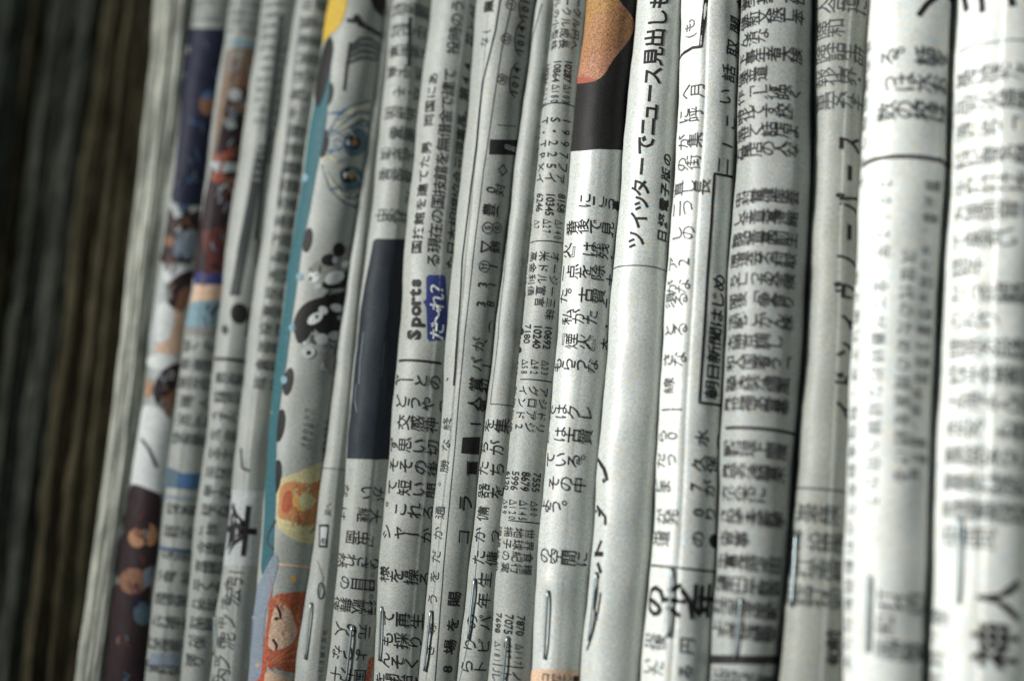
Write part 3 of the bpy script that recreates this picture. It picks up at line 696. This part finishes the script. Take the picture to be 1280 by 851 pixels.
cols(667, 662, ['世界食糧', '地球紀行', '揺子の実', '環境株投'], 12, 14.5)
cols(772, 651, ['7870', '7075', '7698', '6256'], 12.5, 6.0, sq=0.92, off=0.012); cols(808, 649, ['△117', '△97', '△181', '△175'], 12, 6.4, sq=0.62)
p11.across(616, 829, 1.4, px2=655)
cols(845, 646, ['ノア', 'トノ', 'ルイ'], 14, 14)
p11.ellipse(650, 414, 4, 5, 'ink', 'small_mark'); p11.ellipse(648, 437, 3.5, 4.5, 'ink', 'small_mark')
# ---- p12
p12.poly([(727, -8), (800, -8), (798, 40), (788, 110), (781, 188), (748, 187), (708, 190), (720, 90)], 'ink', 'photo_print')
p12.smooth = True
p12.poly([(722, -8), (767, -8), (780, 8), (791, 20), (795, 34), (788, 50), (778, 62), (766, 75), (757, 92), (748, 101), (736, 100), (716, 104), (724, 40)], 'flesh', 'photo_print')
p12.poly([(722, -8), (766, -8), (776, 6), (760, 14), (740, 20), (722, 40)], 'ochre', 'photo_print')
p12.poly([(722, 40), (740, 20), (760, 14), (776, 6), (791, 20), (792, 34), (784, 54), (764, 60), (740, 72), (720, 80)], 'flesh2', 'photo_print')
p12.poly([(716, 97), (736, 96), (748, 101), (740, 103), (716, 106)], 'rustdim', 'photo_print')
for y, t, x in ((257, '」　にこう', 712), (285, '番後で見', 716), (314, '火』は残', 711), (342, '一点を除', 707), (370, 'た。古賀', 706), (398, '　私がた', 701), (427, '『煙火』', 703), (456, 'もらうな', 699), (515, 'ではクレ', 693), (543, '」は古賀', 691), (574, 'ている。', 690), (603, '　その中', 684), (632, 'よう。', 684), (693, '　の空間に', 675)):
    p12.row(x - 2, y, t, 18.5, rot='ccw', adv=15.6, mat='ink', sq=0.96)
for y, t in ((257, '事'), (290, '：'), (322, '・'), (350, '十'), (380, '二'), (408, '・'), (430, '大')): p12.row(770 - (y - 257) * 0.08, y, t, 13, rot='ccw', off=0.02)
p12.poly([(660, 836), (696, 836), (730, 838), (730, 858), (658, 858)], 'peach', 'colour_strip'); p12.row(682, 846, 'コ堺漢漫', 11, rot='ccw', off=0.02, adv=13)
p12.smooth = False
# ---- p13
for ch, y, x in (('ツ', 299, 794), ('イ', 274, 797), ('ッ', 254, 798), ('タ', 234, 800), ('ー', 208, 802), ('で', 181, 806), ('ニ', 158, 809), ('ュ', 140, 811), ('ー', 117, 812), ('ス', 95, 815), ('見', 71, 816), ('出', 48, 818), ('し', 24, 822), ('も', 1, 824)):
    p13.row(x, y, ch, 23, rot='ccw', vert=False, off=0.016, key='headline', mat='ink')
p13.row(828, 295, '日経電子版の', 16, rot='ccw', vert=False, adv=20, off=0.02, mat='ink')
p13.across(764, 337, 1.4, mat='ink2')
p13.line([(749, 574), (756, 586), (759, 598), (754, 602)], 5.5, key='headline'); p13.line([(744, 640), (748, 634), (750, 645)], 5, key='headline')
p13.line([(746, 632), (757, 646), (757, 656)], 4, key='headline'); p13.line([(743, 692), (754, 692)], 6, key='headline'); p13.line([(752, 675), (746, 690)], 4, key='headline')
p13.line([(747, 703), (751, 716)], 5, key='headline'); p13.line([(748, 718), (742, 740), (741, 760), (746, 775)], 3.5, key='headline'); p13.line([(750, 740), (747, 764), (740, 790), (734, 812)], 3.5, key='headline')
# ---- p14
p14.line([(884, -6), (876, 60)], 5, key='frame_line'); p14.line([(877, 59), (866, 60), (856, 66), (848, 74)], 4, key='frame_line')
p14.row(862, 46, '(も', 17, rot='ccw', vert=False, adv=14, mat='inkg')
for y, t, x in ((116, 'へ月', 857), (146, 'に呼', 855), (178, 'が集', 854), (206, 'の街', 852), (237, '直し長', 848), (262, '二つ', 846), (293, 'しの', 846), (330, 'ア2', 842), (360, 'がな', 841), (376, '須る', 839), (413, 'とる', 838), (450, 'さな', 836), (482, '線', 836), (512, 'ー1', 832), (545, 'ら0', 828), (575, 'だっ', 826), (608, 'どま', 822), (645, '。が発', 818), (672, '米道', 819)):
    p14.row(x, y, t, 19, rot='ccw', adv=15.5, mat='ink2' if y < 420 else 'ink')
p14.line([(926, 223), (908, 220), (893, 217), (884, 350), (874, 503), (890, 505), (908, 508)], 3.2, key='frame_line')
for i_, ch in enumerate('朝日新聞はじめ'): p14.row(889 + i_ * 1.6, 487 - i_ * 22.3, ch, 19, rot='ccw', vert=False, off=0.014, key='headline', mat='ink', sq=1.15)
for y, t, x in ((4, 'た', 925), (32, '開', 919), (61, '取', 915), (92, '話', 911), (121, 'い', 907), (153, 'こ', 914), (182, 'ー', 910), (208, '二', 904)): p14.row(x, y, t, 21, rot='ccw', off=0.008, mat='ink')
for y, t, x in ((547, '水（', 878), (578, '久保', 874), (608, '7が', 870), (640, '0り', 873), (673, 'の・', 872)): p14.row(x, y, t, 20, rot='ccw', adv=18, mat='ink', off=0.006)
p14.ellipse(893, 676, 6, 9, 'ink', 'small_mark')
p14.across(808, 706, 2.6)
for ch, x in (('の', 817), ('少', 848), ('年', 880)): p14.row(x, 750, ch, 38, rot='ccw', vert=False, off=0.03, key='headline', mat='ink')
for y, t, x in ((800, '災後　円', 812), (832, 'いた　る', 810)): p14.row(x, y, t, 19, rot='ccw', adv=16, mat='ink2', off=0.006)
# ---- p16 dense
p16.block(931, 923, 6, 196, 23.5, 19, 6, 15, mat='ink', off=0.004, keep=0.97)
p16.block(923, 909, 250, 516, 25.5, 19, 6, 15, mat='ink', off=0.004, keep=0.97)
p16.across(907, 535, 4)
p16.block(909, 895, 560, 802, 28, 20, 6, 15.5, mat='ink', off=0.004, keep=0.97)
p16.poly([(884, 818), (976, 819), (976, 830), (884, 829)], 'ink', 'black_bar'); p16.block(897, 896, 845, 850, 30, 20, 6, 15, mat='ink2', off=0.01)
# ---- p17
p17.block(1029, 1026, 8, 130, 30, 24, 4, 17, mat='ink2', off=-0.004)
for i_, ch in enumerate('スーパーノヴィンドイ'): p17.row(1062 - i_ * 0.6, 180 + i_ * 37, ch, 34, rot='ccw', vert=False, off=0.03, key='headline', mat='ink', sq=0.6)
p17.across(988, 610, 2.4, mat='ink2')
p17.block(994, 988, 640, 760, 34, 26, 5, 17, mat='ink2', off=-0.004)
p17.row(1040, 798, '前', 22, rot='ccw', off=0.02); p17.row(1040, 820, '旬', 22, rot='ccw', off=0.02)
# ---- p18
p18.line([(1196, 6), (1178, -4)], 6, key='headline'); p18.line([(1148, 20), (1158, 6), (1172, -6)], 7, key='headline')
p18.row(1112, 72, 'る。話を', 24, rot='ccw', adv=19, mat='ink2', off=0.006); p18.row(1110, 106, 'っは水お', 24, rot='ccw', adv=19, mat='ink2', off=0.006); p18.row(1108, 140, '数の校は', 24, rot='ccw', adv=19, mat='ink2', off=0.01)
p18.across(1078, 208, 5)
p18.row(1108, 230, '2012年　全てが最終的な結論へ向かう', 17, rot='cw', vert=False, adv=21, mat='inkg')
p18.row(1136, 320, '次世代のための提言を続ける', 17, rot='cw', vert=False, adv=22, mat='inkg')
p18.block(1160, 1140, 232, 600, 20, 12, 2, 11, mat='ink2')
p18.block(1076, 1060, 60, 840, 24, 17, 1, 12, mat='ink2', off=-0.004)
p18.block(1108, 1104, 750, 830, 30, 25, 4, 18, mat='ink2', off=-0.004)
# ---- p19
for a in ([(1208, 14), (1204, -6)], [(1228, 16), (1226, -6)], [(1266, 10), (1262, -6)]): p19.line(a, 8, key='headline')
p19.across(1200, 66, 2.0, mat='inkg')
p19.block(1206, 1188, 100, 690, 33.5, 25, 5, 19, mat='ink2', off=-0.004)
p19.block(1168, 1162, 770, 850, 26, 20, 2, 16, mat='ink2', off=-0.004)
p19.row(1248, 748, '人', 46, rot='ccw', vert=False, off=0.02, key='headline'); p19.row(1244, 806, '神', 52, rot='ccw', vert=False, off=0.02, key='headline')
# ---- staples
for pp, a, b in ((p5, (271, 770), (268, 818)), (p6, (311, 770), (306, 817)), (p7, (389, 753), (382, 823)), (p7b, (441, 781), (433, 851)), (p8, (479, 758), (474, 825)),
                 (p9, (540, 763), (532, 838)), (p10, (594, 723), (586, 798)), (p11, (635, 795), (628, 862)), (p12, (687, 738), (681, 823)), (p13, (746, 715), (737, 800)),
                 (p14, (841, 711), (836, 795)), (p16, (927, 747), (919, 824)), (p17, (996, 667), (991, 758)), (p18, (1088, 720), (1085, 814)), (p19, (1203, 650), (1199, 754))):
    pp.staple(a, b)
for off in sorted(set(o for _, o in JOBS)):
    make_glyphs(sorted(set(c for c, o in JOBS if o == off)), off)
for q in papers: q.build()

# ------------------------------------------------------------------ the dark board behind and the shelf below
def slab(name, lo, hi, mat):
    bm = bmesh.new(); bmesh.ops.create_cube(bm, size=1)
    for v in bm.verts: v.co = Vector([(lo[i] + hi[i]) / 2 + v.co[i] * (hi[i] - lo[i]) for i in range(3)])
    bmesh.ops.bevel(bm, geom=bm.edges[:], offset=0.001, segments=2, affect='EDGES')
    me = bpy.data.meshes.new(name); bm.to_mesh(me); bm.free(); me.materials.append(mat)
    o = bpy.data.objects.new(name, me); COL.objects.link(o); o['kind'] = 'structure'; return o
m, nt, p = new_mat('dark shelf board'); p.inputs['Base Color'].default_value = (0.03, 0.032, 0.032, 1); p.inputs['Roughness'].default_value = 0.7
slab('shelf_back', (-0.35, 0.085, -0.125), (0.25, 0.095, 0.14), m)
slab('shelf_board', (-0.35, -0.02, -0.125), (0.25, 0.084, -0.1155), m)
